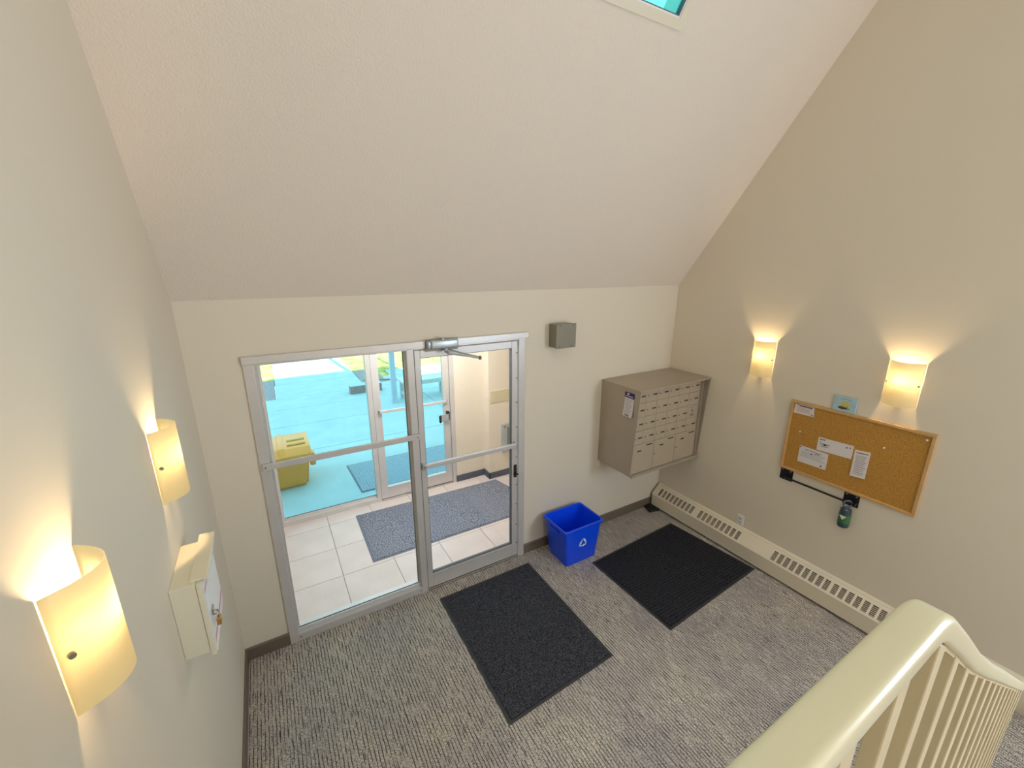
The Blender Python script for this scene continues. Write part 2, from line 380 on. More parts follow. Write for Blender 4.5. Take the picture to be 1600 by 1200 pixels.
struct('wall_vestibule_back', b, m_vwall, 'cream wall with a projecting corner right of the outer door', 'wall')
b = MB().box(VX0-0.1, VX1+0.1, 0.12, 1.80, VH, VH+0.12)
struct('ceiling', b, m_vwall, 'flat white ceiling of the vestibule', 'ceiling')
b = MB().box(2.335, 2.757, VY1-0.012, VY1, 0, 0.085).box(2.733, 2.745, 1.498, VY1, 0, 0.085).box(2.733, VX1, 1.498, 1.51, 0, 0.085).box(2.335, 2.347, VY1, 1.70, 0, 0.085)
struct('baseboard_vestibule', b, m_vbase, 'blue grey speckled rubber baseboard turning the vestibule corner', 'baseboard')

# --- inner storefront: window_1 (frame and fixed lite) and door_1
w1 = thing('window_1', (1.3, 0.05, 0), 'aluminium entrance frame with tall fixed glass pane on the left', 'window', kind='structure')
b = MB().box(FX0-0.008, 0.338, -0.014, 0.11, 0, FH+0.002, 0.002).box(0.338, 0.352, 0.03, 0.075, 0.08, 2.13)
obj('jamb', b, m_alu, w1)
b = MB().box(2.262, 2.325, -0.014, 0.11, 0, FH+0.002, 0.002)
obj('jamb', b, m_alu, w1)
obj('mullion', MB().box(1.300, 1.352, -0.014, 0.11, 0, 2.135, 0.002).box(1.288, 1.300, 0.03, 0.075, 0.08, 2.13), m_alu, w1)
obj('head', MB().box(0.338, 2.262, -0.012, 0.11, 2.128, FH, 0.002), m_alu, w1)
obj('casing', MB().box(FX0-0.012, 2.352, -0.026, -0.014, 2.142, 2.19, 0.002), m_alu, w1)
obj('sill', MB().box(0.338, 1.300, -0.012, 0.11, 0.0, 0.062, 0.003).box(0.338, 1.300, 0.02, 0.035, 0.062, 0.082), m_alu, w1)
obj('gasket', MB().box(0.338, 1.300, 0.036, 0.040, 0.062, 0.086).box(0.350, 0.353, 0.036, 0.062, 0.08, 2.13).box(1.286, 1.289, 0.036, 0.062, 0.08, 2.13), m_alud, w1)
obj('threshold', MB().box(1.352, 2.262, -0.02, 0.11, 0.0, 0.018, 0.003), m_chrome, w1)
obj('pane', MB().box(0.345, 1.293, 0.046, 0.054, 0.07, 2.13), m_glass, w1)
cb = obj('crossbar', MB().box(0.296, 1.350, -0.040, -0.018, 1.432, 1.474, 0.003), m_alu, w1)
for x in (0.312, 1.336):
    obj('screw', MB().cyl((x, -0.045, 1.453), (x, -0.038, 1.453), 0.005, n=8), m_alud, cb)
for x in (0.352, 1.285):
    obj('screw', MB().cyl((x, -0.016, 0.035), (x, -0.011, 0.035), 0.005, n=8), m_alud, w1)

d1 = thing('door_1', (1.36, 0.03, 0.02), 'inner glazed aluminium door with a push bar, right of the fixed pane', 'door', kind='structure')
obj('stile', MB().box(1.358, 1.402, -0.008, 0.04, 0.022, 2.122, 0.003), m_alu, d1)
obj('stile', MB().box(2.196, 2.250, -0.008, 0.04, 0.022, 2.122, 0.003), m_alu, d1)
obj('rail', MB().box(1.402, 2.196, -0.008, 0.04, 2.062, 2.122, 0.003), m_alu, d1)
obj('rail', MB().box(1.402, 2.196, -0.008, 0.04, 0.022, 0.155, 0.003), m_alu, d1)
obj('pane', MB().box(1.398, 2.200, 0.014, 0.020, 0.15, 2.07), m_glass, d1)
obj('gasket', MB().box(1.402, 1.405, -0.004, 0.036, 0.155, 2.062).box(2.193, 2.196, -0.004, 0.036, 0.155, 2.062).box(1.402, 2.196, -0.004, 0.036, 2.059, 2.062).box(1.402, 2.196, -0.004, 0.036, 0.155, 0.158), m_alud, d1)
pb = obj('push_bar', MB().box(1.372, 2.222, -0.048, -0.022, 1.168, 1.208, 0.004), m_alu, d1)
obj('bracket', MB().box(1.360, 1.384, -0.040, -0.008, 1.160, 1.216, 0.003), m_steel, pb)
obj('bracket', MB().box(2.212, 2.234, -0.040, -0.008, 1.160, 1.216, 0.003), m_steel, pb)
obj('screw', MB().cyl((1.381, -0.052, 1.188), (1.381, -0.046, 1.188), 0.007, n=8), m_alud, pb)
lk = obj('lock', MB().box(2.214, 2.244, -0.014, -0.008, 0.86, 0.985, 0.002), m_blackp, d1)
obj('thumb_turn', MB().cyl((2.229, -0.008, 0.90), (2.229, -0.034, 0.90), 0.011, n=12).box(2.205, 2.246, -0.042, -0.032, 0.892, 0.908, 0.003), m_blackp, lk)
for z in (0.16, 0.36, 0.58, 0.78, 1.06, 1.35, 1.58, 1.80, 2.02):
    obj('rivet', MB().cyl((2.243, -0.008, z), (2.243, -0.013, z), 0.006, n=8), m_alud, d1)

# door closer
dc = thing('door_closer', (1.57, -0.05, 2.16), 'silver door closer with folding arm above the inner door', 'door closer')
bd = obj('body', MB().box(1.470, 1.690, -0.075, -0.026, 2.128, 2.196, 0.014, 3), m_steel, dc, smooth=True)
obj('end_cap', MB().box(1.445, 1.472, -0.07, -0.026, 2.132, 2.192, 0.010, 3), m_steel, bd, smooth=True)
obj('mounting_plate', MB().box(1.440, 1.700, -0.028, -0.026, 2.11, 2.20), m_grayb, dc)
obj('valve', MB().cyl((1.57, -0.055, 2.190), (1.57, -0.055, 2.212), 0.014, n=14), m_steel, bd)
obj('pivot', MB().cyl((1.59, -0.06, 2.098), (1.59, -0.06, 2.130), 0.014, n=14), m_steel, dc)
obj('arm', MB().cyl((1.59, -0.06, 2.106), (1.585, -0.12, 2.098), 0.009, n=8).tube([(1.585, -0.12, 2.098), (1.70, -0.18, 2.082), (1.795, -0.215, 2.06)], 0.007, 8), m_steel, dc)
obj('arm', MB().tube([(1.625, -0.045, 2.112), (1.70, -0.13, 2.09), (1.795, -0.215, 2.068)], 0.006, 8), m_steel, dc)
obj('elbow_joint', MB().cyl((1.797, -0.217, 2.05), (1.797, -0.217, 2.076), 0.011, n=10), m_alud, dc)

# --- outer storefront: window_2 and door_2
OY0, OY1 = 1.665, 1.755
w2 = thing('window_2', (0.8, 1.7, 0), 'outer aluminium entrance frame with fixed pane facing the patio', 'window', kind='structure')
obj('jamb', MB().box(VX0, 0.325, OY0, OY1, 0, 2.16, 0.002).box(0.325, 0.338, 1.70, 1.735, 0.08, 2.1), m_alu, w2)
obj('jamb', MB().box(2.290, 2.345, OY0, OY1, 0, 2.16, 0.002), m_alu, w2)
obj('mullion', MB().box(1.318, 1.368, OY0, OY1, 0, 2.10, 0.002), m_alu, w2)
obj('head', MB().box(0.325, 2.290, OY0, OY1, 2.10, 2.16, 0.002), m_alu, w2)
obj('sill', MB().box(0.325, 1.318, OY0, OY1, 0, 0.055, 0.003).box(0.325, 1.318, 1.695, 1.708, 0.055, 0.078), m_alu, w2)
obj('gasket', MB().box(0.325, 1.318, 1.709, 1.713, 0.055, 0.084), m_alud, w2)
obj('pane', MB().box(0.325, 1.320, 1.714, 1.722, 0.05, 2.10), m_glasso, w2)
obj('threshold', MB().box(1.368, 2.290, OY0-0.01, OY1, 0, 0.016, 0.003), m_chrome, w2)
d2 = thing('door_2', (1.37, 1.69, 0.02), 'outer glazed aluminium door leading to the patio', 'door', kind='structure')
obj('stile', MB().box(1.372, 1.455, 1.675, 1.72, 0.02, 2.095, 0.003), m_alu, d2)
obj('stile', MB().box(2.205, 2.285, 1.675, 1.72, 0.02, 2.095, 0.003), m_alu, d2)
obj('rail', MB().box(1.455, 2.205, 1.675, 1.72, 2.02, 2.095, 0.003), m_alu, d2)
obj('rail', MB().box(1.455, 2.205, 1.675, 1.72, 0.02, 0.165, 0.003), m_alu, d2)
obj('pane', MB().box(1.450, 2.210, 1.695, 1.702, 0.16, 2.03), m_glasso, d2)
pb2 = obj('push_bar', MB().box(1.425, 2.235, 1.645, 1.665, 1.108, 1.140, 0.004), m_alu, d2)
obj('bracket', MB().box(1.420, 1.440, 1.655, 1.675, 1.10, 1.148, 0.002), m_steel, pb2)
obj('bracket', MB().box(2.226, 2.248, 1.655, 1.675, 1.10, 1.148, 0.002), m_steel, pb2)
lt = obj('latch', MB().box(2.155, 2.255, 1.640, 1.675, 0.87, 0.965, 0.006), m_steel, d2)
obj('pull', MB().box(2.135, 2.155, 1.635, 1.67, 0.86, 0.95, 0.004).cyl((2.235, 1.65, 0.965), (2.235, 1.65, 1.0), 0.014, n=12).box(2.255, 2.270, 1.65, 1.675, 0.88, 0.99, 0.003), m_blackp, lt)

# vestibule wall pieces
sg = tag(obj('notice_plaque', MB().box(2.765, 3.15, 1.502, 1.51, 1.055, 1.215, 0.002), m_sign), 'small beige plaque with faint print on the vestibule wall', 'sign')
for k in range(6):
    obj('print_line', MB().box(2.80, 3.10-0.03*(k % 2), 1.5008, 1.502, 1.075+0.022*k, 1.078+0.022*k), mat('faint_ink', srgb(176, 166, 138), 0.7) if k == 0 else bpy.data.materials['faint_ink'], sg)
hp = thing('wall_heater', (3.05, 1.50, 0.34), 'narrow brushed steel wall panel low in the vestibule beyond the inner door', 'heater')
obj('body', MB().box(2.922, 3.25, 1.47, 1.51, 0.345, 0.745, 0.004), m_steel, hp)
obj('grille', MB().box(2.99, 3.20, 1.466, 1.47, 0.40, 0.70, 0.002).box(2.945, 2.965, 1.464, 1.47, 0.70, 0.725), m_grayb, hp)

# ---------------------------------------------------------------- outdoors
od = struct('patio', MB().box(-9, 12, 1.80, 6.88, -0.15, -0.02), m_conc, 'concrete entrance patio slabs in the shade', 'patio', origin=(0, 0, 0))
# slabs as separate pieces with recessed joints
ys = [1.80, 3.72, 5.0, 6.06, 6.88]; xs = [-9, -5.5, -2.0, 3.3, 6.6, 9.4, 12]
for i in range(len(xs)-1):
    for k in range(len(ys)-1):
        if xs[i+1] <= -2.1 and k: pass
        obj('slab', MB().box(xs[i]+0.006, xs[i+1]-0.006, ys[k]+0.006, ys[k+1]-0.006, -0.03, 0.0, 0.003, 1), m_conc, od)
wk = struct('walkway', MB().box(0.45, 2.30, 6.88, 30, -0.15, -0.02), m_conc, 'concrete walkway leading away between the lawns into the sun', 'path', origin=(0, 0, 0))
y = 6.88; k = 0
while y < 29:
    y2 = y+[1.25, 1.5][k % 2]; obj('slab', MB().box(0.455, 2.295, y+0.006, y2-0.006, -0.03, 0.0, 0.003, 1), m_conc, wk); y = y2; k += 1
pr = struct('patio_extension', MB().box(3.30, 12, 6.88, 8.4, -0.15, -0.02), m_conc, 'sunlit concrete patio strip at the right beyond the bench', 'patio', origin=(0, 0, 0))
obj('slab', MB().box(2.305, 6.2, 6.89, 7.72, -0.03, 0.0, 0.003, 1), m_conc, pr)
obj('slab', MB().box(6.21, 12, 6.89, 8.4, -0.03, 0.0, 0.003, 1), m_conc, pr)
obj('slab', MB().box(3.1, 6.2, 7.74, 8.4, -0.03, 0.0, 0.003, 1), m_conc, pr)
struct('lawn', MB().box(-14, 0.45, 8.7, 30, -0.15, -0.012).box(2.30, 3.05, 7.73, 30, -0.15, -0.012).box(3.05, 16, 8.41, 30, -0.15, -0.012), m_grass, 'patchy yellow green lawn either side of the walkway', 'lawn', origin=(0, 0, 0))
struct('gravel_bed', MB().box(-9, 0.44, 6.89, 8.7, -0.15, -0.005), m_soil, 'grey gravel bed beside the walkway in shade', 'ground', origin=(0, 0, 0))
struct('gravel_bed', MB().box(2.31, 2.85, 7.22, 8.72, -0.01, 0.006), m_soil, 'small grey gravel patch right of the walkway', 'ground', origin=(0, 0, 0))
cbk = thing('landscape_step', (2.15, 6.5, 0), 'low dark block with a pale top edge beside the walkway', 'step')
obj('body', MB().box(1.87, 2.55, 6.46, 6.66, 0.0, 0.17, 0.004), m_timber, cbk)
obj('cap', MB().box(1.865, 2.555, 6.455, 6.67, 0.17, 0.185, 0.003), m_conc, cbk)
struct('facade_block', MB().box(W+0.12, 14, -4, 1.8, -0.1, 3.0), m_stucco, 'lower stucco wing of the building right of the entrance', 'wall', origin=(0, 0, 0))
struct('facade_block', MB().box(-9, -0.12, -6.5, 1.8, -0.1, 3.8), m_stucco, 'taller stucco wing of the building left of the entrance', 'wall', origin=(0, 0, 0))

# posts, bench, wheel stop
ps = thing('canopy_post', (2.56, 5.42, 0), 'pale blue grey square post standing at the end of the bench', 'post')
obj('shaft', MB().box(2.505, 2.605, 5.38, 5.47, 0.0, 3.4, 0.006), m_greyblue, ps)
obj('foot', MB().box(2.49, 2.62, 5.365, 5.485, 0.0, 0.02, 0.003), m_greyblue, ps)
ps = thing('sign_post', (3.62, 7.0, 0), 'slim white post standing in the sun behind the bench', 'post')
obj('shaft', MB().box(3.585, 3.645, 6.97, 7.03, 0, 3.2, 0.005), m_whiteg, ps)
obj('foot', MB().box(3.56, 3.67, 6.945, 7.055, 0, 0.015, 0.003), m_whiteg, ps)
tag(obj('curb_bar', MB().prism([(2.35, 7.50), (2.42, 7.55), (3.48, 7.08), (3.44, 7.03)], 'z', 0.0, 0.035, 0.004), m_timber), 'thin dark bar lying on the sunlit slab behind the bench', 'curb')
bn = thing('bench', (3.7, 5.5, 0), 'long grey bench in the shade beside the post', 'bench')
for k in range(3):
    obj('seat_plank', MB().box(2.70, 4.75, 5.28+0.15*k, 5.42+0.15*k, 0.40, 0.44, 0.004), m_bench, bn)
obj('apron', MB().box(2.75, 4.70, 5.30, 5.33, 0.34, 0.40, 0.003), m_bench, bn)
for x in (2.74, 3.62, 4.55):
    for yy in (5.31, 5.62): obj('leg', MB().box(x, x+0.07, yy, yy+0.06, 0, 0.40, 0.003), m_bench, bn)
    obj('stretcher', MB().box(x+0.02, x+0.05, 5.37, 5.62, 0.12, 0.17, 0.002), m_bench, bn)

# yellow grit bin
gb = thing('grit_bin', (0.3, 2.8, 0), 'yellow plastic grit bin standing on the patio by the outer pane', 'bin')
X0, X1, Y0, Y1, ZB = -0.42, 0.70, 2.52, 3.12, 0.40
mb = MB(); mb.box(X0, X1, Y0, Y1, 0, ZB)
for v in mb.bm.verts:
    if v.co.z < 0.1: v.co.x += 0.05*(1 if v.co.x < 0.2 else -1); v.co.y += 0.04*(1 if v.co.y < 2.8 else -1)
bmesh.ops.bevel(mb.bm, geom=mb.bm.edges[:], offset=0.03, segments=3, affect='EDGES')
obj('body', mb, m_yel, gb, smooth=True)
obj('embossed_panel', MB().box(-0.1, 0.34, 2.505, 2.535, 0.20, 0.37, 0.006), m_yel, gb)
lid = obj('lid', MB().prism([(Y0-0.03, ZB), (Y0-0.03, ZB+0.05), (Y0+0.10, ZB+0.115), (Y1+0.02, ZB+0.125), (Y1+0.02, ZB)], 'x', X0-0.03, X1+0.03, 0.016), m_yel, gb, smooth=True)
obj('rib', MB().prism([(Y0-0.035, ZB+0.04), (Y0+0.09, ZB+0.13), (Y1+0.025, ZB+0.14), (Y1+0.025, ZB+0.05)], 'x', 0.36, 0.43, 0.008), m_yel, lid, smooth=True)
for yy in (2.70, 2.86):
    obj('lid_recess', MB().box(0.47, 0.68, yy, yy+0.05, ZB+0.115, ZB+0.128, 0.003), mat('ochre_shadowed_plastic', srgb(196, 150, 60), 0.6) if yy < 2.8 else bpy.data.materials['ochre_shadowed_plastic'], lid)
obj('handle', MB().box(X1, X1+0.07, 2.56, 2.72, ZB-0.15, ZB+0.02, 0.02, 3), m_yel, gb, smooth=True)
obj('latch', MB().box(0.12, 0.24, Y0-0.045, Y0-0.02, ZB-0.03, ZB+0.05, 0.006), m_yel, lid)

# ---------------------------------------------------------------- mats
def floor_mat(name, pts, m, me, label, th=0.009, edge=0.022, curl=0.0, z0=0.0):
    t = thing(name, (sum(p[0] for p in pts)/4, sum(p[1] for p in pts)/4, z0), label, 'mat', 'entrance mats inside and outside the doors')
    c = Vector((t.location.x, t.location.y)); P = [Vector(p) for p in pts]
    obj('rubber_border', MB().prism([(p.x, p.y) for p in P], 'z', z0+0.0005, z0+th*0.5, 0.0015, 1), me, t)
    q = []
    for i in range(4):
        a = (P[(i+1) % 4]-P[i]).normalized(); bb = (P[(i-1) % 4]-P[i]).normalized(); q.append(P[i]+(a+bb)*edge)
    # gridded pile surface with slight undulation
    mb = MB(); n = 24; top = []
    for i in range(n+1):
        row = []
        for k in range(n+1):
            u, v = i/n, k/n; p = (q[0]*(1-u)+q[1]*u)*(1-v)+(q[3]*(1-u)+q[2]*u)*v
            zz = z0+th+0.0012*math.sin(p.x*9+p.y*5)
            row.append(mb.bm.verts.new((p.x, p.y, zz)))
        top.append(row)
    for i in range(n):
        for k in range(n): mb.bm.faces.new((top[i][k], top[i+1][k], top[i+1][k+1], top[i][k+1]))
    be = [e for e in mb.bm.edges if e.is_boundary]
    r = bmesh.ops.extrude_edge_only(mb.bm, edges=be)
    for v in [g for g in r['geom'] if isinstance(g, bmesh.types.BMVert)]: v.co.z = z0+th*0.45
    obj('pile', mb, m, t, smooth=True)
    return t
floor_mat('entrance_mat', [(1.402, -0.15), (2.298, -0.148), (2.294, -1.300), (1.402, -1.341)], m_matL, m_rub, 'charcoal entrance mat directly inside the glass door')
floor_mat('entrance_mat', [(2.82, -0.453), (3.995, -0.392), (4.078, -1.290), (2.829, -1.363)], m_matR, m_rub, 'black ribbed mat lying along the radiator')
floor_mat('entrance_mat', [(1.03, 1.500), (2.80, 1.452), (3.0, 0.60), (1.02, 0.602)], m_matV, m_rubv, 'blue grey mat on the vestibule tiles between the doors')
floor_mat('entrance_mat', [(1.16, 2.87), (2.75, 2.87), (2.78, 1.99), (1.195, 1.99)], m_matO, m_rubv, 'pale grey scraper mat outside on the patio')

# ---------------------------------------------------------------- blue recycling bin
rb = thing('recycling_bin', (2.745, -0.24, 0), 'open blue plastic recycling bin with white symbol standing against the wall', 'bin')
def rrect(x0, x1, y0, y1, r, z, n=5):
    out = []
    for cx, cy, a0 in ((x1-r, y1-r, 0), (x0+r, y1-r, 90), (x0+r, y0+r, 180), (x1-r, y0+r, 270)):
        for i in range(n+1):
            a = math.radians(a0+90*i/n); out.append(Vector((cx+r*math.cos(a), cy+r*math.sin(a), z)))
    return out
rings = [rrect(2.570, 2.925, -0.380, -0.095, 0.03, 0.001), rrect(2.566, 2.929, -0.384, -0.091, 0.03, 0.012), rrect(2.532, 2.962, -0.405, -0.066, 0.028, 0.372),
         rrect(2.518, 2.976, -0.414, -0.054, 0.028, 0.374), rrect(2.514, 2.980, -0.418, -0.050, 0.030, 0.395), rrect(2.520, 2.974, -0.412, -0.056, 0.028, 0.402),
         rrect(2.534, 2.960, -0.400, -0.070, 0.025, 0.398), rrect(2.572, 2.922, -0.376, -0.097, 0.025, 0.012)]
mb = MB(); R = [[mb.bm.verts.new(p) for p in r] for r in rings]
for a, c in zip(R, R[1:]):
    for i in range(len(a)): mb.bm.faces.new((a[i], a[(i+1) % len(a)], c[(i+1) % len(a)], c[i]))
mb.bm.faces.new(R[0][::-1]); mb.bm.faces.new(R[-1])
obj('body', mb, m_blue, rb, smooth=True)
# handle grips on the two ends
obj('handle_grip', MB().box(2.516, 2.535, -0.30, -0.16, 0.335, 0.352, 0.004), m_blue, rb)
obj('handle_grip', MB().box(2.957, 2.974, -0.30, -0.16, 0.335, 0.352, 0.004), m_blue, rb)
# recycling symbol: three folded arrows, flat print on the leaning front face
mb = MB(); cx, cz, s = 2.745, 0.215, 0.052
def onface(u, v):
    z = cz+v; y = -0.3845-(0.405-0.384)*(z-0.012)/0.36; return (cx+u, y-0.0012, z)
for k in range(3):
    a = math.radians(120*k)
    def rr(u, v): return onface((u*math.cos(a)-v*math.sin(a))*s, (u*math.sin(a)+v*math.cos(a))*s)
    mb.quad(rr(-0.20, 0.92), rr(0.22, 0.92), rr(0.48, 0.50), rr(0.28, 0.38))
    mb.quad(rr(0.28, 0.38), rr(0.05, 0.70), rr(-0.05, 0.70), rr(-0.20, 0.92))
    mb.quad(rr(0.10, 0.40), rr(0.30, 0.20), rr(0.58, 0.12), rr(0.66, 0.62))
    mb.quad(rr(-0.28, 0.80), rr(-0.10, 0.62), rr(-0.42, 0.16), rr(-0.62, 0.28))
obj('recycling_symbol', mb, m_whiteg, rb)

# small black box by the radiator end
dsx = thing('doorstop', (4.02, -0.085, 0), 'small black box on the carpet at the radiator end', 'doorstop')
obj('base', MB().prism([(3.950, -0.135), (4.085, -0.16), (4.085, -0.02), (3.995, -0.016)], 'z', 0.001, 0.028, 0.004), m_blackp, dsx)
obj('ridge', MB().box(4.0, 4.07, -0.12, -0.05, 0.028, 0.036, 0.003), m_blackp, dsx)

# ---------------------------------------------------------------- radiator along the right wall
RX = 4.088; RY0, RY1 = -0.025, -2.88
rd = thing('baseboard_radiator', (4.15, -1.45, 0.02), 'long cream baseboard radiator with vent slots along the right wall', 'radiator')
PA, PB = Vector((RX, 0.155)), Vector((4.187, 0.246))        # foot and head of the slanting grille (x, z)
sd = (PB-PA); sn = Vector((-sd.y, sd.x)).normalized()
def slant(u0, u1, t0, t1): # polygon in (x,z)
    a, c = PA+sd*u0, PA+sd*u1
    return [tuple(a+sn*t0), tuple(c+sn*t0), tuple(c+sn*t1), tuple(a+sn*t1)]
obj('front_panel', MB().box(RX, RX+0.004, RY1, RY0, 0.022, 0.155).prism([(RX, 0.022), (RX+0.02, 0.018), (RX+0.02, 0.022), (RX+0.004, 0.026)], 'y', RY1, RY0), m_cream, rd)
obj('top_panel', MB().prism([(4.187, 0.246), (4.190, 0.252), (W-0.001, 0.262), (W-0.001, 0.252)], 'y', RY1, RY0), m_cream, rd)
obj('end_cap', MB().prism([(RX, 0.02), (RX, 0.155), (4.187, 0.248), (W-0.001, 0.256), (W-0.001, 0.02)], 'y', RY0-0.006, RY0), m_cream, rd)
obj('end_cap', MB().prism([(RX, 0.02), (RX, 0.155), (4.187, 0.248), (W-0.001, 0.256), (W-0.001, 0.02)], 'y', RY1, RY1+0.006), m_cream, rd)
obj('back_pan', MB().prism(slant(-0.05, 1.0, -0.024, -0.020), 'y', RY1, RY0), mat('vent_interior', srgb(120, 106, 92), 0.8), rd)
groups = [(-0.095, 9), (-0.615, 9), (-1.385, 9), (-1.862, 9), (-2.36, 9)]
pitch = 0.0522; mb = MB(); mb2 = MB()
edges = [RY0]
mb.prism(slant(0, 0.13, -0.003, 0), 'y', RY1, RY0); mb.prism(slant(0.80, 1.0, -0.003, 0), 'y', RY1, RY0)
prev = RY0
for g0, n in groups:
    for k in range(n):
        a = g0-pitch*k; mb.prism(slant(0.13, 0.80, -0.003, 0), 'y', prev, a); prev = a-0.036
mb.prism(slant(0.13, 0.80, -0.003, 0), 'y', prev, RY1)
obj('grille_panel', mb, m_cream, rd)
for k in range(6): mb2.prism(slant(0.17+k*0.105, 0.20+k*0.105, -0.006, -0.002), 'y', RY1, RY0)
tag(obj('louvres', mb2, m_cream, rd), kind='stuff')
obj('cover_plate', MB().prism(slant(0.03, 0.98, 0.0005, 0.003), 'y', -1.345, -1.120), m_cream, rd)
for yy in (-0.5, -2.2): obj('bracket', MB().box(RX+0.02, W-0.02, yy, yy+0.04, 0.001, 0.03), m_blackp, rd)
struct('trim_1', MB().box(W-0.018, W, -0.02, RY1, 0.0, 0.018), m_blackp, 'dark strip on the floor under the radiator', 'trim')

# wall outlet
ol = thing('wall_outlet', (W, -1.012, 0.32), 'white wall socket just above the radiator', 'socket')
obj('plate', MB().box(W-0.007, W-0.0005, -1.047, -0.977, 0.262, 0.378, 0.003), m_whiteg, ol)
for z in (0.300, 0.340):
    s_ = obj('socket', MB().box(W-0.009, W-0.007, -1.029, -0.995, z-0.014, z+0.014, 0.002), m_cream, ol)
    obj('socket_slots', MB().box(W-0.0097, W-0.0088, -1.020, -1.017, z-0.006, z+0.006).box(W-0.0097, W-0.0088, -1.007, -1.004, z-0.006, z+0.006), m_blackp, s_)

# ---------------------------------------------------------------- mailbox bank
mbx = thing('mailbox_bank', (3.7, -0.24, 0.79), 'wall-hung aluminium bank of apartment mailboxes above the corner', 'mailbox')
MX0, MX1 = 3.232, 4.208
side = [(0, 0.79), (0, 1.640), (-0.505, 1.640), (-0.452, 0.79)]
obj('side_panel', MB().prism(side, 'x', MX0, MX0+0.006), m_mail, mbx)
obj('side_panel', MB().prism(side, 'x', MX1-0.006, MX1), m_mail, mbx)
obj('top_panel', MB().prism([(-0.001, 1.640), (-0.001, 1.655), (-0.512, 1.655), (-0.512, 1.640)], 'x', MX0-0.004, MX1+0.002, 0.002, 1), m_mail, mbx)
obj('bottom_panel', MB().box(MX0+0.006, MX1-0.006, -0.468, 0, 0.79, 0.806), m_mail, mbx)
obj('bottom_lip', MB().box(MX0, MX1, -0.478, -0.452, 0.786, 0.802, 0.002), m_mail, mbx)
obj('face_plate', MB().box(MX0+0.006, MX1-0.006, -0.444, -0.436, 0.806, 1.640), m_mail, mbx)
obj('trim_strip', MB().box(4.152, 4.160, -0.462, -0.444, 0.806, 1.640).box(4.176, 4.184, -0.456, -0.444, 0.806, 1.640), m_mail, mbx)
obj('mounting_cleat', MB().box(MX0-0.018, MX0+0.03, -0.016, -0.001, 0.705, 0.79, 0.002), m_cream, mbx)
def door_mesh(w, h):
    mb = MB().box(0.0015, w-0.0015, 0, 0.006, 0.0015, h-0.0015, 0.0012, 1); bmm = mb.bm
    me = bpy.data.meshes.new('mailbox_door'); bmesh.ops.recalc_face_normals(bmm, faces=bmm.faces); bmm.to_mesh(me); bmm.free(); me.materials.append(m_maild); return me
def mesh_of(name, mb, m):
    bmesh.ops.recalc_face_normals(mb.bm, faces=mb.bm.faces)
    me = bpy.data.meshes.new(name); mb.bm.to_mesh(me); mb.bm.free(); me.materials.append(m); return me
dm = door_mesh(0.1525, 0.136); dmt = door_mesh(0.1525, 0.124); dmf = door_mesh(0.127, 0.136); dmft = door_mesh(0.127, 0.124); dml = door_mesh(0.155, 0.136)
dmb = door_mesh(0.308, 0.296); dmb1 = door_mesh(0.288, 0.296)
plate = mesh_of('name_plate', MB().box(-0.026, 0.026, -0.0012, 0, -0.0065, 0.0065), m_slot)
lock_me = mesh_of('lock', MB().cyl((0, 0, 0), (0, -0.006, 0), 0.0065, n=12), m_chrome)
slot_me = mesh_of('mail_slot', MB().box(-0.040, 0.040, -0.0012, 0, -0.0055, 0.0055), m_black)
YF = -0.451
for r in range(4):
    z0 = [1.515, 1.379, 1.243, 1.107][r]
    for c in range(6):
        xr = 3.366+0.1525*c; xl = max(xr-0.1525, MX0+0.008)
        me = (dmft if r == 0 else dmf) if c == 0 else (dmt if r == 0 else dm)
        d = instance('mailbox_door', me, mbx, (xl, YF, z0))
        if not (r == 2 and c == 5):
            instance('name_plate', plate, d, (xr-0.035, YF, z0+0.065))
            instance('lock', lock_me, d, (xl+0.028, YF, z0+0.064))
        else:
            g = MB().box(xl+0.03, xl+0.075, YF-0.0012, YF, z0+0.113, z0+0.116)
            for q in range(3): g.box(xl+0.05, xl+0.10, YF-0.0012, YF, z0+0.022+q*0.008, z0+0.026+q*0.008)
            g.cyl((xl+0.075, YF-0.0012, z0+0.075), (xl+0.075, YF, z0+0.075), 0.011, n=12)
            tag(obj('outgoing_mail_print', g, m_ink, d), kind='stuff')
for c, (xl, w) in enumerate(((MX0+0.010, 0.288), (3.531, 0.308), (3.840, 0.308))):
    d = instance('parcel_door', dmb1 if c == 0 else dmb, mbx, (xl, YF, 0.809))
    instance('name_plate', plate, d, ((3.336, 3.640, 3.947)[c], YF, 1.036))
    instance('mail_slot', slot_me, d, ((3.466, 3.770, 4.078)[c], YF, 1.080))
    if c: instance('lock', lock_me, d, (xl+0.017, YF, 0.96))
# notice stuck on the side of the mailboxes
nt_ = thing('delivery_notice', (MX0, -0.38, 1.39), 'white curled slip with purple heading on the mailbox side', 'notice')
def sheetx(x, y0, y1, z0, z1, curl):
    mb = MB(); n = 8; rows = []
    for i in range(n+1):
        t = i/n; z = z1+(z0-z1)*t; off = curl*t*t
        rows.append([mb.bm.verts.new((x-off, yy, z)) for yy in (y0, y1)]+[mb.bm.verts.new((x-off-0.0015, yy, z)) for yy in (y1, y0)])
    for a, c in zip(rows, rows[1:]):
        for i in range(4): mb.bm.faces.new((a[i], a[(i+1) % 4], c[(i+1) % 4], c[i]))
    mb.bm.faces.new(rows[0]); mb.bm.faces.new(rows[-1][::-1]); return mb
obj('slip', sheetx(MX0-0.001, -0.322, -0.434, 1.385, 1.560, 0.022), m_white, nt_)
hd = obj('heading', MB().box(MX0-0.004, MX0-0.001, -0.320, -0.436, 1.560, 1.610), m_purple, nt_)
